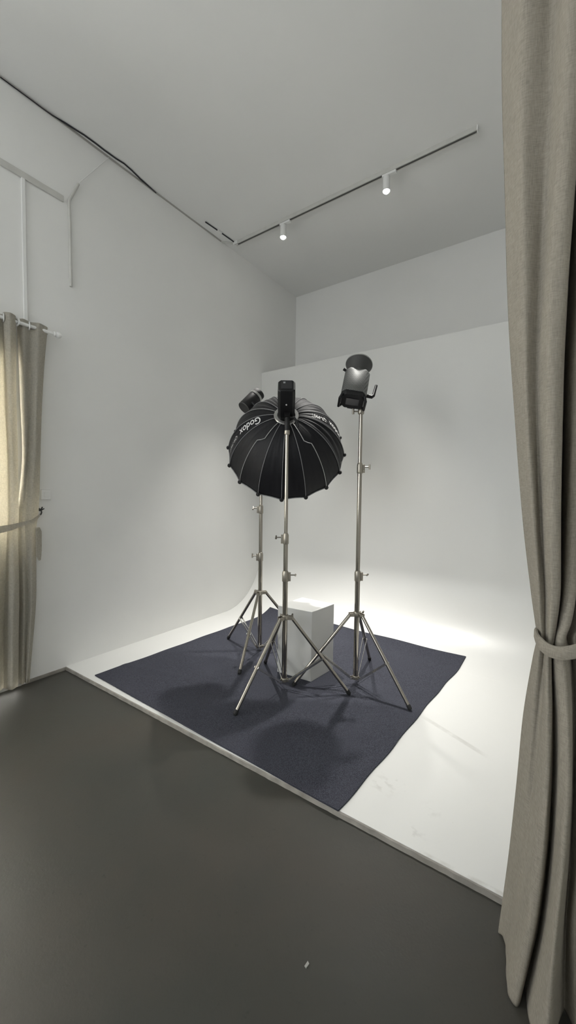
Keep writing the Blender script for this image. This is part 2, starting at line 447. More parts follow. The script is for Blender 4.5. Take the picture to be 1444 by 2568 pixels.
# ------------------------------------------------------------------ light stands
RIGHT = V((.8196, .5729, 0)).normalized()      # sideways as seen from the entrance
FWD = V((-.5718, .819, 0)).normalized()
def knob_T(parent, c, d, name='clamp_knob', L=.05, wing=.034, tilt=0):
    """T-shaped clamp screw sticking out of c along d"""
    d = V(d).normalized(); side = V((0, 0, 1)) if not tilt else (V((0,0,1))*math.cos(tilt) + d.cross(V((0,0,1)))*math.sin(tilt))
    k = MB(); k.tube([c, V(c) + d*L], .0042, 10)
    k.tube([V(c) + d*L - side*wing/2, V(c) + d*L + side*wing/2], .0062, 10)
    return k.build(name, M['cast'], parent)
def stand(label, x, y, base, feet, z_low, z_up, z_top, kd_low, kd_up, hub_z=.49, tilts=(0, 0)):
    t = thing('light_stand', label, 'light stand', (x, y, RT), 'steel light stands on the rug')
    P = lambda z: V((x, y, z))
    MB().tube([P(base), P(z_low)], .0172, 24).build('lower_tube', M['steel'], t)
    MB().tube([P(z_low - .02), P(z_up)], .0148, 24).build('middle_tube', M['steel'], t)
    MB().tube([P(z_up - .02), P(z_top)], .0120, 24).build('upper_tube', M['steel'], t)
    for z, d, r, tl in ((z_low, kd_low, .0215, tilts[0]), (z_up, kd_up, .019, tilts[1])):
        d = V(d).normalized()
        c = MB()
        c.lathe(P(z - .05), (0,0,1), [(0, r - .002), (.006, r), (.058, r), (.066, r - .003), (.072, r - .005)], 26)
        s = d.cross(V((0,0,1)))
        c.box(P(z - .017) + d*(r + .003), s, d, V((0,0,1)), .02, .02, .056)
        c.tube([P(z - .034) + d*(r + .006) - s*.014, P(z - .034) + d*(r + .006) + s*.014], .0065, 12)
        co = c.build('clamp_collar', M['cast'], t, bevel=.0015)
        knob_T(co, P(z - .006) + d*(r + .008), d, tilt=tl, L=.036)
    # spider at the top of the legs
    h = MB(); h.lathe(P(hub_z - .013), (0,0,1), [(0, .023), (.004, .026), (.026, .026), (.03, .023)], 26)
    base_c = MB(); base_c.lathe(P(base - .006), (0,0,1), [(0, .019), (.004, .023), (.022, .023), (.026, .020)], 24)
    legs = []
    for fx, fy in feet:
        f = V((fx, fy, RT)); d = (V((fx, fy, 0)) - V((x, y, 0))).normalized(); s = d.cross(V((0,0,1)))
        top = P(hub_z) + d*.046
        for q in (-1, 1):
            h.box(P(hub_z) + d*.037 + s*q*.0135, s, d, V((0,0,1)), .005, .034, .024)
            base_c.box(P(base + .005) + d*.03 + s*q*.010, s, d, V((0,0,1)), .003, .022, .016)
        h.tube([top - s*.018, top + s*.018], .005, 10)
        legs.append((top, f, d, s))
    kd = RIGHT if kd_low.dot(RIGHT) > 0 else -RIGHT
    hb = h.build('leg_spider', M['cast'], t, bevel=.001)
    knob_T(hb, P(hub_z) + (kd*.8 + FWD*.6).normalized()*.024, kd*.8 + FWD*.6, L=.034, wing=.03, tilt=.5)
    base_c.build('base_collar', M['cast'], t, bevel=.0008)
    for top, f, d, s in legs:
        ax = (f - top).normalized()
        lg = MB().tube([top, f - ax*.012], .0112, 18).build('leg', M['steel'], t)
        MB().tube([f - ax*.034, f - ax*.012, f - ax*.002 + V((0,0,.004))], [.0135, .0135, .010], 16).build('rubber_foot', M['rubber'], lg)
        mid = top.lerp(f, .53)
        j = MB(); j.tube([mid - s*.017, mid + s*.017], .0035, 8)
        br = MB()
        for q in (-1, 1):
            a = mid + s*q*.0145; b = P(base + .005) + d*.036 + s*q*.010
            dd = (b - a).normalized(); n2 = dd.cross(s).normalized()
            br.box((a + b)/2, s, n2, dd, .0034, .0125, (b - a).length + .012)
        bo = br.build('brace', M['bright_steel'], t)
        j.build('pivot_pin', M['cast'], bo)
    return t
stand('middle light stand, nearest the grey floor, carrying the big black softbox', 1.510, .665, .068,
      [(1.460, .239), (1.898, .853), (1.165, .90)], .775, 1.02, 1.700, RIGHT, -RIGHT, tilts=(1.2, 1.2))
stand('right light stand carrying the grey perforated lamp head with a dish reflector', 1.860, 1.010, .050,
      [(2.273, .900), (1.783, 1.432), (1.532, .726)], .765, 1.485, 1.852, RIGHT, RIGHT, tilts=(1.2, 0))
stand('rear left light stand whose top is hidden behind the black softbox', 0.979, 1.065, .038,
      [(.594, 1.094), (1.135, .640), (1.245, 1.400)], .797, 1.182, 1.880, -RIGHT, -RIGHT, tilts=(.5, .9))

def octa(w, h, c): return [(-w+c,-h),(w-c,-h),(w,-h+c),(w,h-c),(w-c,h),(-w+c,h),(-w,h-c),(-w,-h+c)]
def frame(a, ref):
    a = V(a).normalized(); e = a.cross(V(ref)).normalized(); n = e.cross(a).normalized()
    return a, e, n

# ------------------------------------------------------------------ softbox on the middle stand
POLE = V((1.510, .665, 1.700))
TH = math.radians(34)
H_ = V((.576, -.817, 0)).normalized(); UP = V((0, 0, 1))
B_ = H_*math.cos(TH) + UP*math.sin(TH)          # backwards along the lamp axis
N_ = -H_*math.sin(TH) + UP*math.cos(TH)
E_ = RIGHT.copy(); E_ = (E_ - B_*E_.dot(B_)).normalized()
BK = POLE + V((0, 0, .085)) + N_*.072           # where the bracket holds the lamp body
HUB = BK - B_*.060 - E_*.006
BC = HUB + B_*.125                              # middle of the lamp body

def strobe():
    t = thing('studio_flash', 'black box shaped flash head behind the softbox on the middle stand', 'studio light', tuple(POLE))
    MB().prism(BC - B_*.12, E_, N_, B_, octa(.054, .052, .016), [(0, .9), (.008, 1), (.21, 1), (.238, .97), (.246, .90)]).build('body', M['black_plastic'], t, True, bevel=.002, angle=25)
    MB().box(BC + B_*.1265 + N_*.004, E_, N_, B_, .066, .070, .004).build('rear_panel', M['black_gloss'], t, False)
    MB().box(BC + B_*.129 + N_*.022 - E_*.014, E_, N_, B_, .013, .013, .002).build('display', M['screen'], t, False)
    MB().box(BC + B_*.124 + E_*.046, E_, N_, B_, .004, .07, .006).build('side_trim', M['silver'], t, False)
    MB().lathe(BC + B_*.02 - N_*.052, -N_, [(0, .005), (.003, .005)], 12).build('status_light', M['print'], t)
    b = MB()
    b.box(BK - N_*.064 - B_*.005, E_, N_, B_, .034, .028, .05)
    b.tube([BK - N_*.066 - B_*.005, POLE + V((0,0,.045))], .0155, 16)
    b.tube([POLE + V((0,0,.052)), POLE - V((0,0,.004))], [.018, .016], 16)
    br = b.build('tilt_bracket', M['black_plastic'], t, bevel=.001)
    c = BK - N_*.066 - B_*.01
    MB().tube([c, c + E_*.045, c + E_*.065 - UP*.035, c + E_*.07 - UP*.06], [.008, .009, .010, .009], 12).build('tilt_lever', M['black_plastic'], br)
    MB().lathe(POLE - V((0,0,.028)), UP, [(0, .0165), (.004, .0185), (.026, .0185), (.030, .015)], 20).build('spigot_collar', M['cast'], t)
    return t
strobe()

NR = 16; PH0 = math.radians(-3.5); DEPTH = .362; RIM = .427; R0 = .074
AM = math.radians(76)
def dome(t, ph, off=0., sag=True):
    """point on the softbox skin; t 0 at the hub .. 1 at the rim, ph measured from the bottom towards the right"""
    al = AM*t
    r = R0 + (RIM - R0)*math.sin(al)/math.sin(AM)
    s = DEPTH*(1 - math.cos(al))/(1 - math.cos(AM))
    k = ((ph - PH0)/(2*PI/NR)) % 1.0
    if sag: r *= 1 - .030*math.sin(PI*k)*min(1, .35 + t)
    rad = -N_*math.cos(ph) + E_*math.sin(ph)
    p = HUB - B_*s + rad*r
    if off:
        nn = (rad*math.cos(al)*.0 + (rad*math.sin(al) + B_*math.cos(al))).normalized()
        p = p + nn*off
    return p
def wrinkle(t, k, sub):
    # cloth drawn into small radial creases between the ribs, strongest on the right hand panels
    panel, fr = divmod(k, sub); fr /= sub
    w = math.sin(PI*fr)*min(1, t*3)
    a = .0042 if panel in (3, 4, 5) else .0016 if panel in (6, 7, 8, 9, 10) else .0008
    return w*(a*math.sin(fr*PI*5 + t*6 + panel) + .0012*math.sin(fr*PI*9 - t*11))
def softbox():
    t = thing('parabolic_softbox', 'large black round softbox facing away, white lettering on its side panels', 'softbox', tuple(HUB))
    nt, sub = 26, 12
    bm = bmesh.new(); rows = []
    for i in range(nt + 1):
        rows.append([bm.verts.new(dome(i/nt, PH0 + 2*PI*k/(NR*sub), off=wrinkle(i/nt, k, sub))) for k in range(NR*sub)])
    for a, b in zip(rows, rows[1:]):
        for k in range(NR*sub):
            j = (k + 1) % (NR*sub); bm.faces.new([a[k], a[j], b[j], b[k]])
    bmesh.ops.recalc_face_normals(bm, faces=bm.faces)
    me = bpy.data.meshes.new('canopy'); bm.to_mesh(me); bm.free()
    can = link('canopy', me, M['nylon'], t, True, 0, 60)
    so = can.modifiers.new('thick', 'SOLIDIFY'); so.thickness = .0012; so.offset = -1
    for k in range(NR):
        ph = PH0 + 2*PI*k/NR
        kk = k if k <= NR//2 else k - NR
        pts = []
        for i in range(27):
            q = i/26*.985; a = ph
            if abs(kk) in (2,):
                d = math.radians(9.5)*(1 if kk > 0 else -1)
                a = ph - d*(1 if q < .31 else max(0, 1 - (q - .31)/.07))
            pts.append(dome(q, a, .0022, False))
        MB().tube(pts, .0021 if abs(kk) != 2 else .0026, 7).build('rib', M['piping_w'] if abs(kk) == 2 else M['piping'], t)
        MB().sphere(dome(1, ph, .002, False), .0150).build('rib_tip', M['rubber'], t)
    # rim binding
    rp = []
    for k in range(NR*sub + 1): rp.append(dome(1, PH0 + 2*PI*k/(NR*sub), .001))
    MB().tube(rp, .0032, 8, cap=False).build('rim_binding', M['piping'], t)
    # front diffusion cloth
    bm = bmesh.new(); c = bm.verts.new(HUB - B_*(DEPTH - .03)); prev = None
    ring = [bm.verts.new(HUB - B_*(DEPTH - .02) + (-N_*math.cos(2*PI*k/48) + E_*math.sin(2*PI*k/48))*(RIM*.935)) for k in range(48)]
    for k in range(48): bm.faces.new([c, ring[k], ring[(k+1) % 48]])
    me = bpy.data.meshes.new('front_diffuser'); bm.to_mesh(me); bm.free()
    fd = link('front_diffuser', me, M['diffuser'], t); s2 = fd.modifiers.new('thick', 'SOLIDIFY'); s2.thickness = .002
    # speed ring
    MB().lathe(HUB - B_*.012, B_, [(0, .071), (.0, .081), (.014, .083), (.02, .079), (.02, .060), (.0, .058)], 40, cap=False).build('speed_ring', M['silver'], t)
    MB().lathe(HUB - B_*.006, B_, [(0, .066), (.010, .066)], 40).build('mount_plate', M['black_plastic'], t)
    # lettering printed along the panels
    def letters(txt, ph, t0, t1, size, inward, m, shear=0., name='lettering'):
        cu = bpy.data.curves.new('txt', 'FONT'); cu.body = txt; cu.size = 1.; cu.shear = shear; cu.offset = .012; cu.resolution_u = 4
        tmp = bpy.data.objects.new('tmp_text', cu); COL.objects.link(tmp)
        dg = bpy.context.evaluated_depsgraph_get()
        me = bpy.data.meshes.new_from_object(tmp.evaluated_get(dg))
        bpy.data.objects.remove(tmp); bpy.data.curves.remove(cu)
        bm = bmesh.new(); bm.from_mesh(me)
        bmesh.ops.triangulate(bm, faces=bm.faces)
        xs = [v.co.x for v in bm.verts]; ys = [v.co.y for v in bm.verts]
        x0, x1, ym = min(xs), max(xs), .35
        for v in bm.verts:
            u = (v.co.x - x0)/(x1 - x0); h = (v.co.y - ym)*size
            q = t0 + (t1 - t0)*u
            r = R0 + (RIM - R0)*math.sin(AM*q)/math.sin(AM)
            a = ph + (h/r)*(-1 if inward else 1)
            v.co = dome(q, a, .0028)
        bm.to_mesh(me); bm.free(); me.name = name
        return link(name, me, m, can, False)
    pl_ = PH0 - 2*PI/NR*3.5; pr_ = PH0 + 2*PI/NR*4.5
    letters('Godox', pl_,   .21, .58, .084, False, M['print'])
    letters('QR-P90T', pl_, .64, .92, .040, False, M['print_grey'], .15)
    letters('Godox', pr_, .88, .52, .070, True, M['print'])
    letters('QR-P90T', pr_, .46, .20, .044, True, M['print'])
    return t
softbox()

# ------------------------------------------------------------------ lamp head with reflector on the right stand
def right_head():
    A, E, N = frame(FWD*.50 + UP*.84 + RIGHT*.20, FWD)   # A: where it points
    # E to the right, N the side turned to the entrance
    E = (RIGHT - A*RIGHT.dot(A)).normalized(); N = E.cross(A).normalized()
    if N.dot(FWD) > 0: N = -N
    c = V((1.8226, .9902, 2.004))
    t = thing('studio_lamp', 'grey perforated lamp head with dish reflector on the right stand', 'studio light', (1.86, 1.01, 1.852))
    MB().prism(c - A*.105, E, N, A, octa(.081, .072, .026), [(0, .97), (.008, 1), (.185, 1), (.20, .95), (.212, .84)]).build('body', M['perforated'], t, True, angle=50)
    MB().prism(c - A*.135, E, N, A, octa(.077, .066, .026), [(0, .90), (.006, .95), (.032, 1)]).build('rear_housing', M['black_plastic'], t, True, bevel=.002, angle=30)
    MB().box(c - A*.1365, E, N, A, .082, .056, .003).build('control_panel', M['black_gloss'], t, False)
    o = c - A*.138
    for s in (-1, 1):
        MB().tube([o + E*s*.070 + N*.050 + A*.012, o + E*s*.082 + N*.036 - A*.016, o + E*s*.082 - N*.036 - A*.016, o + E*s*.070 - N*.050 + A*.012], .0085, 12).build('guard_handle', M['black_plastic'], t)
    # dish reflector
    MB().lathe(c + A*.10, A, [(0, .046), (.015, .047), (.06, .062), (.105, .089), (.109, .090), (.109, .087), (.104, .086), (.058, .058), (.02, .042)], 48, cap=False).build('reflector', M['dark_metal'], t, True, angle=60)
    MB().lathe(c + A*.204, A, [(0, .0895), (.003, .0915), (.007, .0915), (.008, .088), (0, .0875)], 48, cap=False).build('reflector_rim', M['silver'], t)
    MB().lathe(c + A*.096, A, [(0, .06), (.014, .060), (.02, .05)], 36).build('mount_ring', M['silver'], t)
    MB().tube([c + A*.085 - E*.078 + N*.045, c + A*.09 - E*.096 + N*.05], .010, 12).build('release_knob', M['black_plastic'], t)
    # side lever
    p0 = c - A*.055 + E*.078 - N*.01
    MB().tube([p0, p0 + E*.040 - A*.002, p0 + E*.050 + A*.012, p0 + E*.058 + A*.105], [.0115, .0115, .0105, .0095], 14).build('tilt_lever', M['black_plastic'], t)
    # yoke down to the stand
    top = V((1.86, 1.01, 1.852))
    y = MB()
    y.box(c - N*.080 - A*.06, E, N, A, .05, .02, .10)
    y.tube([c - N*.083 - A*.09, top + V((0, 0, .05)), top + V((0, 0, .0))], [.015, .016, .015], 14)
    yo = y.build('tilt_bracket', M['black_plastic'], t)
    MB().lathe(top - V((0,0,.028)), UP, [(0, .0165), (.005, .0205), (.030, .0205), (.036, .016)], 20).build('spigot_collar', M['cast'], yo)
    k = top + V((0, 0, -.010))
    MB().tube([k, k - RIGHT*.052], .0045, 10).tube([k - RIGHT*.052 - V((0,0,.018)), k - RIGHT*.052 + V((0,0,.018))], .0075, 10).build('clamp_knob', M['cast'], yo)
    MB().tube([k - RIGHT*.046 + V((0,0,.02)), k - RIGHT*.046 + V((0,0,.06))], .007, 10).build('lock_stem', M['black_plastic'], yo)
    # pale lettering strip on the side
    MB().box(c + E*.0815 - N*.01, A, N, E, .09, .018, .0015).build('side_plate', M['print_grey'], t, False)
    return t
right_head()

# ------------------------------------------------------------------ lamp head on the rear left stand
def left_head():
    A = (RIGHT*.58 + UP*.72 + FWD*.40).normalized()
    E = A.cross(UP).normalized(); N = E.cross(A)
    c = V((.8740, 1.0520, 2.034))
    t = thing('studio_lamp', 'black cylindrical lamp head with silver ring peeking out left of the softbox', 'studio light', (.979, 1.065, 1.88))
    MB().lathe(c - A*.085, A, [(0, .051), (.003, .054), (.010, .056), (.137, .056), (.142, .054)], 40).build('body', M['black_plastic'], t)
    MB().lathe(c - A*.0865, A, [(0, .0515), (.001, .055), (.006, .0565), (.009, .054)], 40, cap=False).build('rear_rim', M['dark_metal'], t)
    MB().lathe(c + A*.055, A, [(0, .053), (.001, .0575), (.019, .0575), (.020, .051)], 40).build('front_ring', M['silver'], t)
    MB().lathe(c + A*.074, A, [(0, .049), (.002, .052), (.036, .052), (.040, .049)], 40).build('lamp_cap', M['rubber'], t)
    s = MB()
    top = V((.979, 1.065, 1.880))
    s.tube([c + E*.048 - A*.02, top + V((0, 0, .06)), top], .014, 14)
    s.tube([top + V((0,0,.01)), top - V((0,0,.03))], .018, 16)
    s.build('tilt_bracket', M['black_plastic'], t)
    k = MB().box(c - E*.0565 - A*.012, A, UP.cross(A).normalized(), E, .09, .006, .002)
    k.build('side_trim', M['silver'], t, False)
    return t
left_head()

# ------------------------------------------------------------------ ceiling track and its two spots
TY = 1.692
def track():
    t = thing('track_light_rail', 'long white lighting track fixed to the ceiling above the platform', 'lighting track', (1.245, TY, CEIL))
    r = MB(); x0, x1 = .112, 2.383
    sec = [(-.018, 0), (-.018, -.032), (-.010, -.032), (-.010, -.010), (.010, -.010), (.010, -.032), (.018, -.032), (.018, 0)]
    r.ring_solid([[(x, TY + a, CEIL + b) for a, b in sec] for x in (x0, x1)])
    r.build('rail', M['trunk_grey'], t, False)
    MB().aabb((x0 + .03, TY - .0098, CEIL - .0305), (x1 - .01, TY + .0098, CEIL - .0105)).build('slot_conductor', M['slot_grey'], t, False)
    MB().aabb((x1 - .001, TY - .0185, CEIL - .033), (x1 + .006, TY + .0185, CEIL)).build('end_cap', M['white_plastic'], t, False)
    MB().aabb((x0 - .02, TY - .021, CEIL - .028), (x0 + .035, TY + .021, CEIL)).build('feed_box', M['white_plastic'], t, False)
    MB().tube([(.004, 1.597, CEIL - .008), (.05, 1.645, CEIL - .009), (x0 - .015, TY - .004, CEIL - .012)], .006, 10).build('feed_wire', M['trunk_grey'], t)
    return t
track()
def spot(x, label, lean):
    t = thing('track_spotlight', label, 'spotlight', (x, TY, CEIL - .026), 'white spotlights on the ceiling track')
    MB().aabb((x - .035, TY - .016, CEIL - .050), (x + .080, TY + .016, CEIL - .0322)).build('track_adapter', M['white_plastic'], t, False, bevel=.003)
    MB().tube([(x, TY, CEIL - .048), (x, TY, CEIL - .058)], .010, 14).build('swivel', M['white_plastic'], t)
    z0 = 3.712
    MB().lathe((x, TY, z0), UP, [(.004, .022), (0, .0275), (.106, .0275), (.110, .024), (.110, .0), ], 32, cap=False).build('lamp_can', M['white_plastic'], t)
    MB().lathe((x, TY, z0 + .012), -UP, [(0, .020), (.012, .0255), (.018, .0225), (.026, .014), (.032, .004)], 24).build('lit_lens', M['bulb'], t)
    li = bpy.data.lights.new('spot_beam', 'SPOT'); li.energy = SPOT_W; li.color = (1., .975, .93)
    li.spot_size = math.radians(SPOT_ANG); li.spot_blend = SPOT_BLEND; li.shadow_soft_size = .028
    lo = bpy.data.objects.new('spot_beam', li); COL.objects.link(lo)
    lo.parent = t; lo.matrix_parent_inverse = t.matrix_world.inverted()
    lo.location = (x, TY, z0 - .065)
    lo.rotation_euler = (math.radians(-SPOT_TILT), math.radians(-lean), 0)
    return t
spot(.714, 'left of the two lit spotlights on the ceiling track, nearer the corner', 4.)
spot(1.726, 'right of the two lit spotlights, midway along the ceiling track', 2.)

# ------------------------------------------------------------------ cables and trunking on the left wall and ceiling
cab = [(-.02+.028, -.34), (.010, -.206), (.010, -.108), (.012, -.042), (.018, .04), (.027, .112), (.036, .164), (.039, .252), (.037, .315), (.041, .411), (.050, .475), (.042, .545), (.024, .634), (.015, .713), (.010, .80)]
tag(MB().tube([(x, y, CEIL - .013 + (.007 if x > .013 else 0)) for x, y in cab], [.0035]*4 + [.0055]*9 + [.0045]*2, 10).build('black_cable', M['black_cable']), 'thin black cable sagging along the joint of left wall and ceiling', 'cable')
pc = MB().tube([(.085, 1.298, CEIL - .006), (.097, 1.47, CEIL - .006), (.109, 1.664, CEIL - .008)], .0055, 10)
pc = tag(pc.build('black_cable', M['black_cable']), 'short straight black cable on the ceiling leading to the track end', 'cable')
MB().aabb((.086, 1.443, CEIL - .0135), (.108, 1.499, CEIL - .0005)).build('cable_clip', M['white_plastic'], pc, False, bevel=.002)

tag(MB().aabb((.0005, -1.6, 3.330), (.012, .030, 3.372)).build('cable_trunking', M['trunk_grey'], None, False, bevel=.002), 'flat grey horizontal trunking strip high on the left wall', 'trunking', 'trunking on the left wall')
tag(MB().aabb((.0005, -.236, 2.30), (.014, -.214, 3.3295)).build('cable_trunking', M['white_plastic'], None, False, bevel=.002), 'white vertical trunking dropping from the horizontal strip to the left curtain', 'trunking', 'trunking on the left wall')
cp = MB()
cp.tube([(.009, .072, 2.768), (.009, .070, 3.20), (.009, .066, 3.36), (.009, .105, 3.45), (.009, .135, 3.519)], .0095, 12)
tag(cp.build('cable_conduit', M['trunk_grey']), 'white round conduit on the left wall, bent at its top end', 'conduit')
tag(MB().tube([(.010, .140, 3.530), (.006, .37, 3.862)], .0028, 8).build('wall_wire', M['plaster']), 'white painted wire rising diagonally from the conduit to the ceiling', 'wire')
sw = thing('wall_switch', 'small white switch box on the left wall beside the curtain', 'switch', (.0, -.118, 1.27))
MB().aabb((.0005, -.150, 1.235), (.016, -.090, 1.305)).build('box', M['white_plastic'], sw, False, bevel=.003)
MB().aabb((.0155, -.135, 1.252), (.020, -.105, 1.288)).build('rocker', M['white_plastic'], sw, False, bevel=.002)

# ------------------------------------------------------------------ curtains
def catmull(pts, n):
    out = []
    for i in range(len(pts) - 1):
        p0 = pts[max(i-1, 0)]; p1 = pts[i]; p2 = pts[i+1]; p3 = pts[min(i+2, len(pts)-1)]
        for k in range(n):
            t = k/n
            # centripetal-like damping keeps the creases from overshooting
            m1 = (p2 - p0)*.42; m2 = (p3 - p1)*.42
            h00 = 2*t**3 - 3*t*t + 1; h10 = t**3 - 2*t*t + t; h01 = -2*t**3 + 3*t*t; h11 = t**3 - t*t
            out.append(p1*h00 + m1*h10 + p2*h01 + m2*h11)
    out.append(pts[-1]); return out
def drape(name, G, m, parent, nu=8, nv=12, thick=.0025, fine=.0015, zs=9.):
    rows = [catmull([V(p) for p in r], nu) for r in G]
    cols = list(zip(*rows))
    cols = [catmull(list(c), nv) for c in cols]
    bm = bmesh.new(); g = []
    for i, c in enumerate(cols):
        col = []
        for j, p in enumerate(c):
            q = p.copy()
            q.y += fine*math.sin(i*.55 + p.z*zs) * (1 if parent is None or True else 0)
            q.x += fine*.6*math.sin(i*.8 - p.z*zs*1.3 + 1)
            col.append(bm.verts.new(q))
        g.append(col)
    for i in range(len(g) - 1):
        for j in range(len(g[0]) - 1):
            bm.faces.new([g[i][j], g[i+1][j], g[i+1][j+1], g[i][j+1]])
    bmesh.ops.recalc_face_normals(bm, faces=bm.faces)
    me = bpy.data.meshes.new(name); bm.to_mesh(me); bm.free()
    o = link(name, me, m, parent, True, 0, 180)
    s = o.modifiers.new('thick', 'SOLIDIFY'); s.thickness = thick; s.offset = 0
    return o
def ribbon(pts, width, thick, updir=(0, 0, 1), n=6, widths=None):
    P = catmull([V(p) for p in pts], n); b = MB(); rings = []
    W = catmull([V((w, 0, 0)) for w in widths], n) if widths else None
    for i, p in enumerate(P):
        t = (P[min(i+1, len(P)-1)] - P[max(i-1, 0)]).normalized()
        u = (V(updir) - t*V(updir).dot(t)).normalized(); o = t.cross(u)
        w = W[i].x if W else width
        rings.append([p + u*w/2 + o*thick/2, p + u*w/2*.6 + o*thick, p - u*w/2*.6 + o*thick, p - u*w/2 + o*thick/2, p - u*w/2 - o*thick/2, p + u*w/2 - o*thick/2])
    b.ring_solid(rings)
    return b

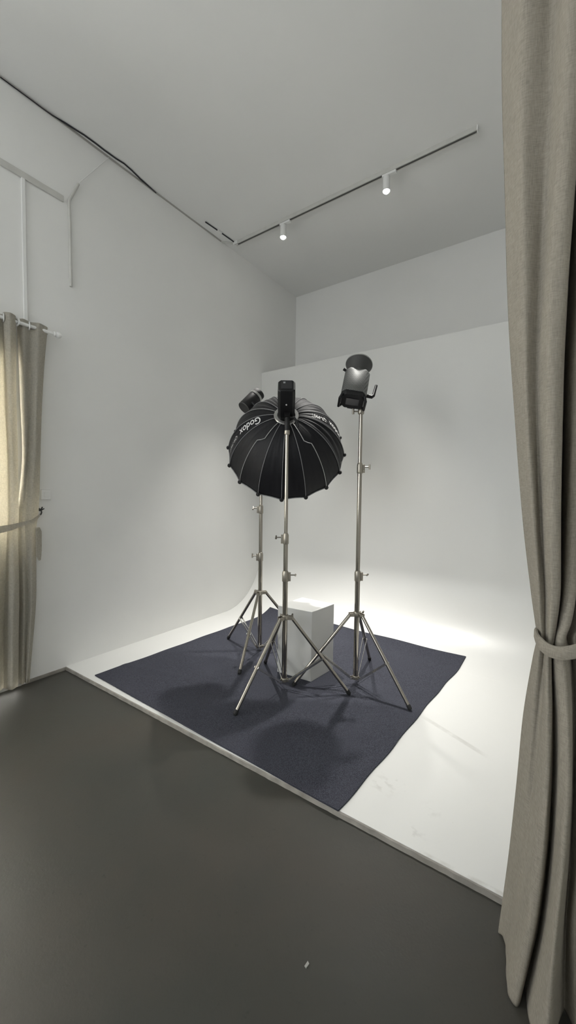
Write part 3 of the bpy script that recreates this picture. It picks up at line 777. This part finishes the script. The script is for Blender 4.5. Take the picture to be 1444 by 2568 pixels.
DRAPE_RIGHT = [[(2.7404, -0.18, 3.855), (2.8094, -0.245, 3.855), (2.8979, -0.225, 3.855), (2.9535, -0.27, 3.855), (3.0125, -0.255, 3.855), (3.0137, -0.13, 3.855), (3.0986, -0.19, 3.855), (3.1132, -0.18, 3.855), (3.1185, -0.09, 3.855), (3.2579, -0.16, 3.855), (3.263, -0.08, 3.855), (3.4301, -0.14, 3.855), (3.493, -0.06, 3.855)], [(2.7868, -0.18, 2.6142), (2.8424, -0.245, 2.5137), (2.9036, -0.225, 2.4923), (2.9369, -0.27, 2.4262), (2.974, -0.255, 2.4161), (2.9787, -0.13, 2.5349), (3.0159, -0.19, 2.4516), (3.0455, -0.18, 2.4415), (3.055, -0.09, 2.523), (3.1234, -0.16, 2.4091), (3.1613, -0.08, 2.4618), (3.2624, -0.14, 2.3358), (3.3393, -0.06, 2.3625)], [(2.8071, -0.18, 2.178), (2.8546, -0.245, 2.114), (2.9057, -0.225, 2.1044), (2.9317, -0.27, 2.0631), (2.9621, -0.255, 2.0594), (2.9656, -0.13, 2.1402), (2.9893, -0.19, 2.0901), (3.024, -0.18, 2.0812), (3.0321, -0.09, 2.1369), (3.0839, -0.16, 2.0677), (3.1284, -0.08, 2.1005), (3.219, -0.14, 2.0206), (3.2977, -0.06, 2.0382)], [(2.8403, -0.18, 1.6682), (2.877, -0.245, 1.6432), (2.9014, -0.225, 1.6443), (2.9283, -0.27, 1.6267), (2.9555, -0.255, 1.626), (2.9576, -0.13, 1.6609), (2.9792, -0.19, 1.64), (3.0072, -0.18, 1.6377), (3.0126, -0.09, 1.6621), (3.073, -0.16, 1.6313), (3.1106, -0.08, 1.647), (3.1735, -0.14, 1.6186), (3.2413, -0.06, 1.6288)], [(2.8839, -0.18, 1.24), (2.909, -0.245, 1.2442), (2.9251, -0.225, 1.244), (2.9445, -0.27, 1.247), (2.9641, -0.255, 1.2472), (2.9662, -0.13, 1.2416), (2.982, -0.19, 1.2451), (3.0024, -0.18, 1.2455), (3.0067, -0.09, 1.2416), (3.0429, -0.16, 1.2465), (3.0803, -0.08, 1.2446), (3.1342, -0.14, 1.2498), (3.189, -0.06, 1.2487)], [(2.908, -0.18, 1.0492), (2.9262, -0.239, 1.0637), (2.9401, -0.225, 1.063), (2.9555, -0.261, 1.0725), (2.9697, -0.252, 1.0729), (2.9715, -0.184, 1.0597), (2.9841, -0.232, 1.0711), (3.0016, -0.225, 1.0724), (3.0051, -0.159, 1.0599), (3.0358, -0.202, 1.0731), (3.0626, -0.146, 1.0661), (3.0981, -0.17, 1.0763), (3.131, -0.108, 1.069)], [(2.9209, -0.18, 0.9654), (2.9332, -0.2363, 0.9829), (2.9438, -0.225, 0.982), (2.9559, -0.257, 0.9929), (2.9663, -0.2507, 0.9933), (2.967, -0.208, 0.9821), (2.979, -0.2507, 0.9958), (2.9947, -0.245, 0.9975), (2.9984, -0.1897, 0.9835), (3.0225, -0.2207, 0.9966), (3.0443, -0.1753, 0.9889), (3.0666, -0.1833, 0.9955), (3.0865, -0.1293, 0.9851)], [(2.9268, -0.18, 0.9236), (2.938, -0.235, 0.9426), (2.9453, -0.225, 0.9413), (2.9549, -0.255, 0.9524), (2.9629, -0.25, 0.9527), (2.9644, -0.22, 0.9441), (2.9725, -0.26, 0.9579), (2.985, -0.255, 0.9592), (2.989, -0.205, 0.9451), (3.0043, -0.23, 0.956), (3.0175, -0.19, 0.947), (3.0333, -0.19, 0.9505), (3.048, -0.14, 0.9388)], [(2.9196, -0.1747, 0.866), (2.9329, -0.2292, 0.8881), (2.9446, -0.2231, 0.8889), (2.951, -0.2549, 0.9015), (2.9582, -0.251, 0.902), (2.9613, -0.2186, 0.8917), (2.9711, -0.2617, 0.9089), (2.9868, -0.26, 0.9123), (3.0014, -0.2053, 0.8973), (3.0139, -0.2306, 0.9091), (3.0315, -0.1867, 0.8985), (3.0544, -0.1906, 0.9057), (3.0739, -0.1378, 0.8926)], [(2.9017, -0.1589, 0.6874), (2.9249, -0.2117, 0.7204), (2.9416, -0.2172, 0.7288), (2.954, -0.2548, 0.7509), (2.9653, -0.254, 0.7544), (2.9694, -0.2144, 0.7371), (2.9835, -0.2667, 0.7667), (2.9995, -0.275, 0.7762), (3.0111, -0.2061, 0.7475), (3.0286, -0.2322, 0.766), (3.0535, -0.1767, 0.7483), (3.1045, -0.1922, 0.7733), (3.1411, -0.1311, 0.757)], [(2.8904, -0.1404, 0.4706), (2.9147, -0.1912, 0.5136), (2.935, -0.2104, 0.5349), (2.9538, -0.2546, 0.5712), (2.9677, -0.2575, 0.5794), (2.9744, -0.2096, 0.5523), (2.9898, -0.2725, 0.5988), (3.0068, -0.2925, 0.6191), (3.0161, -0.2071, 0.5697), (3.0351, -0.2342, 0.5953), (3.0691, -0.165, 0.5673), (3.1324, -0.1942, 0.6143), (3.1782, -0.1233, 0.5906)], [(2.8784, -0.1219, 0.2417), (2.9029, -0.1708, 0.2939), (2.9174, -0.2036, 0.3279), (2.9452, -0.2544, 0.3835), (2.9635, -0.261, 0.3991), (2.9719, -0.2047, 0.3595), (2.9882, -0.2783, 0.4267), (3.0027, -0.31, 0.4597), (3.0165, -0.2081, 0.3873), (3.0363, -0.2361, 0.4206), (3.0772, -0.1533, 0.3785), (3.1528, -0.1961, 0.4549), (3.2079, -0.1156, 0.4226)], [(2.8576, -0.1029, -0.0124), (2.8896, -0.1498, 0.0539), (2.9056, -0.1966, 0.1093), (2.9288, -0.2542, 0.1799), (2.9504, -0.2646, 0.2044), (2.9581, -0.1997, 0.148), (2.9766, -0.2843, 0.241), (2.9952, -0.328, 0.2952), (3.0137, -0.2091, 0.1946), (3.0315, -0.2381, 0.2343), (3.0777, -0.1413, 0.1737), (3.1665, -0.1981, 0.288), (3.2309, -0.1076, 0.2457)], [(2.86, -0.085, -0.022), (2.88, -0.13, -0.022), (2.888, -0.19, -0.022), (2.899, -0.254, -0.022), (2.923, -0.268, -0.022), (2.93, -0.195, -0.022), (2.951, -0.29, -0.022), (2.985, -0.345, -0.022), (3.018, -0.21, -0.022), (3.05, -0.24, -0.022), (3.08, -0.13, -0.022), (3.17, -0.2, -0.022), (3.22, -0.1, -0.022)]]
BAND_RIGHT = [(2.9239, -0.21, 0.9446), (2.9314, -0.26, 0.9426), (2.9465, -0.285, 0.9361), (2.962, -0.295, 0.9334), (2.9812, -0.3, 0.936), (3.0034, -0.3, 0.9452), (3.029, -0.285, 0.9577), (3.0498, -0.23, 0.9662), (3.0612, -0.17, 0.9628)]
DRAPE_LEFT_A = [[(0.03, -0.6714, 2.405), (0.09, -0.6155, 2.405), (0.03, -0.5327, 2.405), (0.1, -0.4855, 2.405), (0.04, -0.4084, 2.405), (0.03, -0.3664, 2.405), (0.075, -0.3737, 2.405), (0.1, -0.3481, 2.405), (0.075, -0.3101, 2.405), (0.03, -0.2931, 2.405)], [(0.03, -0.6635, 1.8193), (0.09, -0.6066, 1.8232), (0.03, -0.5226, 1.8477), (0.1, -0.4785, 1.8477), (0.04, -0.4026, 1.8705), (0.03, -0.3623, 1.8799), (0.075, -0.3653, 1.8736), (0.1, -0.3525, 1.8731), (0.075, -0.3143, 1.8839), (0.03, -0.2997, 1.8925)], [(0.03, -0.6352, 1.4791), (0.09, -0.5863, 1.4805), (0.03, -0.5104, 1.4889), (0.1, -0.4718, 1.4891), (0.04, -0.3993, 1.4972), (0.03, -0.3565, 1.501), (0.075, -0.3615, 1.4988), (0.1, -0.3486, 1.4988), (0.075, -0.3146, 1.5025), (0.03, -0.3023, 1.5052)], [(0.048, -0.6283, 1.1756), (0.084, -0.5723, 1.1752), (0.048, -0.5025, 1.172), (0.09, -0.4606, 1.1722), (0.054, -0.3998, 1.1692), (0.048, -0.3649, 1.1679), (0.075, -0.3612, 1.1688), (0.09, -0.3444, 1.1688), (0.075, -0.314, 1.1674), (0.048, -0.3084, 1.1663)], [(0.048, -0.6265, 1.0932), (0.084, -0.5683, 1.0918), (0.048, -0.4982, 1.0857), (0.09, -0.4561, 1.0856), (0.054, -0.395, 1.08), (0.048, -0.3666, 1.078), (0.075, -0.3629, 1.0793), (0.09, -0.3461, 1.0792), (0.075, -0.3179, 1.0767), (0.048, -0.3124, 1.0749)], [(0.048, -0.6281, 1.0225), (0.084, -0.5699, 1.0203), (0.048, -0.4997, 1.0118), (0.09, -0.4555, 1.0112), (0.054, -0.3965, 1.0036), (0.048, -0.3725, 1.0012), (0.075, -0.3666, 1.0027), (0.09, -0.352, 1.0025), (0.075, -0.3239, 0.9991), (0.048, -0.3185, 0.9967)], [(0.03, -0.6447, 0.6541), (0.09, -0.595, 0.6533), (0.03, -0.5145, 0.6262), (0.1, -0.4749, 0.6292), (0.04, -0.4039, 0.6041), (0.03, -0.3872, 0.5989), (0.075, -0.3809, 0.6049), (0.1, -0.3632, 0.6052), (0.075, -0.3223, 0.5923), (0.03, -0.3101, 0.5823)], [(0.03, -0.6651, 0.01), (0.09, -0.6153, 0.01), (0.03, -0.5335, 0.01), (0.1, -0.4895, 0.01), (0.04, -0.4188, 0.01), (0.03, -0.4066, 0.01), (0.075, -0.3955, 0.01), (0.1, -0.3822, 0.01), (0.075, -0.3415, 0.01), (0.03, -0.3297, 0.01)]]
DRAPE_LEFT_B = [[(0.02, -0.2825, 2.405), (0.07, -0.265, 2.405), (0.055, -0.2145, 2.405), (0.085, -0.1764, 2.405), (0.06, -0.116, 2.405), (0.01, -0.0964, 2.405)], [(0.02, -0.2705, 1.8996), (0.07, -0.2643, 1.8946), (0.055, -0.2253, 1.9043), (0.085, -0.1992, 1.9058), (0.06, -0.1567, 1.9175), (0.01, -0.1403, 1.9271)], [(0.02, -0.2683, 1.5083), (0.07, -0.2666, 1.5064), (0.055, -0.2442, 1.5088), (0.085, -0.218, 1.5096), (0.06, -0.1734, 1.5142), (0.01, -0.1573, 1.5174)], [(0.042, -0.3062, 1.166), (0.072, -0.2898, 1.1666), (0.063, -0.2676, 1.1656), (0.081, -0.2392, 1.1654), (0.066, -0.1942, 1.1636), (0.036, -0.1866, 1.1623)], [(0.042, -0.3125, 1.0746), (0.072, -0.2961, 1.0753), (0.063, -0.274, 1.0735), (0.081, -0.248, 1.0729), (0.066, -0.2081, 1.0698), (0.036, -0.2006, 1.0677)], [(0.042, -0.3162, 0.9961), (0.072, -0.2952, 0.9965), (0.063, -0.2731, 0.994), (0.081, -0.247, 0.9931), (0.066, -0.2119, 0.9891), (0.036, -0.2045, 0.9863)], [(0.02, -0.3064, 0.5799), (0.07, -0.2926, 0.5852), (0.055, -0.2631, 0.5764), (0.085, -0.251, 0.5787), (0.06, -0.2166, 0.5672), (0.01, -0.2012, 0.5557)], [(0.02, -0.326, 0.01), (0.07, -0.3119, 0.01), (0.055, -0.2921, 0.01), (0.085, -0.2918, 0.01), (0.06, -0.2654, 0.01), (0.01, -0.2507, 0.01)]]
STRAP_LEFT = [(0.03, -0.1671, 1.1341), (0.1, -0.214, 1.1174), (0.125, -0.2581, 1.0969), (0.125, -0.3049, 1.0839), (0.13, -0.3743, 1.0654), (0.135, -0.4405, 1.0551), (0.14, -0.5236, 1.0516), (0.12, -0.5946, 1.0649), (0.03, -0.6347, 1.0927)]
FLAP_LEFT = [(0.075, -0.2195, 1.0468), (0.07, -0.1928, 1.0502), (0.065, -0.1788, 1.0217), (0.06, -0.1788, 0.8901), (0.06, -0.1849, 0.825), (0.065, -0.1971, 0.8217), (0.07, -0.2181, 0.863)]


dr_ = thing('curtain', 'tall taupe linen curtain in the right foreground, gathered by a band', 'curtain', (2.99, -.23, ZF))
drape('cloth', DRAPE_RIGHT, M['linen'], dr_, nu=9, nv=12, thick=.003, fine=.0012)
tie = tag(ribbon(BAND_RIGHT, .030, .004, n=8).build('curtain_tieback', M['linen'], None, True, angle=60), 'taupe fabric tieback band around the right foreground curtain', 'tieback')
# ceiling track carrying the right curtain
rt = thing('curtain_track', 'white ceiling curtain track above the right foreground curtain', 'curtain track', (3.2, -.2, CEIL))
MB().aabb((2.70, -.232, CEIL - .017), (XR - .01, -.178, CEIL - .0005)).build('rail', M['white_plastic'], rt, False)

lc = thing('curtain', 'pale linen curtain panel at the left picture edge, covering the doorway', 'curtain', (.07, -.45, 0), 'pale curtains on the left wall rod')
drape('cloth', DRAPE_LEFT_A, M['linen_thin'], lc, nu=7, nv=9, thick=.0015, fine=.001)
ld = thing('curtain', 'pale linen curtain panel next to the bare left wall, right of the bright slit', 'curtain', (.07, -.22, 0), 'pale curtains on the left wall rod')
cb = drape('cloth', DRAPE_LEFT_B, M['linen_thin'], ld, nu=7, nv=9, thick=.0015, fine=.001)
f = MB()
fp = [V(p) for p in FLAP_LEFT]
f.ring_solid([fp, [p + V((.012, 0, 0)) for p in fp]])
f.build('folded_edge', M['linen_thin'], ld, True, bevel=.003)
# eyelets
def eyelet(parent, c, d):
    d = V(d).normalized()
    MB().lathe(V(c) - d*.004, d, [(0, .0165), (0, .026), (.003, .028), (.006, .026), (.008, .0165)], 28, cap=False).build('eyelet', M['white_plastic'], parent)
RODX, RODZ = .068, 2.372
eyelet(ld, (RODX, -.228, RODZ), (.25, 1, 0)); eyelet(lc, (RODX, -.372, RODZ), (.3, 1, 0)); eyelet(lc, (RODX, -.30, RODZ), (-.3, 1, 0))
rod = thing('curtain_rod', 'thin white curtain rod with a finial on the left wall', 'curtain rod', (0, -.1, RODZ))
MB().tube([(RODX, -1.45, RODZ), (RODX, -.078, RODZ)], .0115, 18).build('pole', M['white_plastic'], rod)
MB().lathe((RODX, -.080, RODZ), (0, 1, 0), [(0, .012), (.004, .016), (.010, .016), (.013, .011), (.022, .019), (.034, .021), (.046, .016), (.054, .006), (.057, .001)], 24).build('finial', M['white_plastic'], rod)
MB().lathe((.0006, -.108, RODZ), (1, 0, 0), [(0, .022), (.005, .022), (.006, .008), (.055, .008)], 18).build('wall_bracket', M['white_plastic'], rod)
tag(ribbon(STRAP_LEFT, .03, .003, n=8, widths=[.012, .018, .022, .026, .036, .044, .048, .04, .03]).build('curtain_tieback', M['linen_thin'], None, True, angle=60), 'pale fabric tieback pulled to the hook on the left wall', 'tieback')
hk = MB()
hk.lathe((.0006, -.158, 1.165), (1, 0, 0), [(0, .010), (.004, .010), (.005, .004)], 14)
hk.tube([(.004, -.158, 1.165), (.028, -.160, 1.160), (.040, -.163, 1.150), (.040, -.165, 1.140), (.032, -.166, 1.132)], .0045, 10)
hk.tube([(.028, -.160, 1.160), (.040, -.158, 1.185)], .0042, 10); hk.tube([(.030, -.160, 1.163), (.034, -.178, 1.176)], .004, 10); hk.tube([(.030, -.160, 1.163), (.034, -.143, 1.174)], .004, 10)
tag(hk.build('curtain_hook', M['dark_metal']), 'small dark metal hook on the left wall holding the curtain tieback', 'hook')

sc = MB(); q = [V((2.424, -.516, ZF+.0005)), V((2.431, -.518, ZF+.0005)), V((2.432, -.504, ZF+.0005)), V((2.426, -.502, ZF+.0005))]
sc.ring_solid([q, [p + V((0, 0, .0022 + .002*(i % 2))) for i, p in enumerate(q)]])
tag(sc.build('paper_scrap', M['paper']), 'tiny pale scrap of paper lying on the grey floor', 'paper scrap')

# ------------------------------------------------------------------ doorway daylight, plus added fill lights outside the two unseen windows
def area(name, loc, rot, sx, sy, e, col):
    li = bpy.data.lights.new(name, 'AREA'); li.shape = 'RECTANGLE'; li.size = sx; li.size_y = sy; li.energy = e; li.color = col
    o = bpy.data.objects.new(name, li); COL.objects.link(o); o.location = loc; o.rotation_euler = rot
    return o
area('door_daylight', (-.75, (DY0+DY1)/2, 1.1), (0, -PI/2, 0), 2.2, 1.0, DOOR_W, (1., .98, .94))
area('added_window_fill', ((WX0+WX1)/2, YR-.5, (WZ0+WZ1)/2), (PI/2, 0, 0), 1.8, 2.4, WIN_FILL_W, (.95, .98, 1.))  # added fill from behind the camera, no known source there
area('added_window_fill', (-.55, (LY0+LY1)/2, (LZ0+LZ1)/2), (0, -PI/2, 0), 2.0, 1.9, WIN2_FILL_W, (.95, .98, 1.))  # added fill from the left, lights the curtain folds sideways
wd = bpy.data.worlds.new('world'); SC.world = wd; wd.use_nodes = True
wd.node_tree.nodes['Background'].inputs[0].default_value = (.75, .85, 1, 1)
wd.node_tree.nodes['Background'].inputs[1].default_value = .3

# ------------------------------------------------------------------ camera
cd = bpy.data.cameras.new('camera'); cam = bpy.data.objects.new('camera', cd); COL.objects.link(cam)
cd.sensor_fit = 'HORIZONTAL'; cd.sensor_width = 36.; cd.lens = 24.5586; cd.clip_start = .02
cam.matrix_world = Matrix([[0.819572, -0.037148, 0.57177, 2.968431], [0.572853, 0.032426, -0.819017, -1.402972], [0.011885, 0.998784, 0.047855, 1.3], [0, 0, 0, 1.0]])
SC.camera = cam
vs = SC.view_settings
vs.view_transform = 'Standard'; vs.look = 'None'; vs.gamma = 1.; vs.use_curve_mapping = False
vs.exposure = EXPOSURE
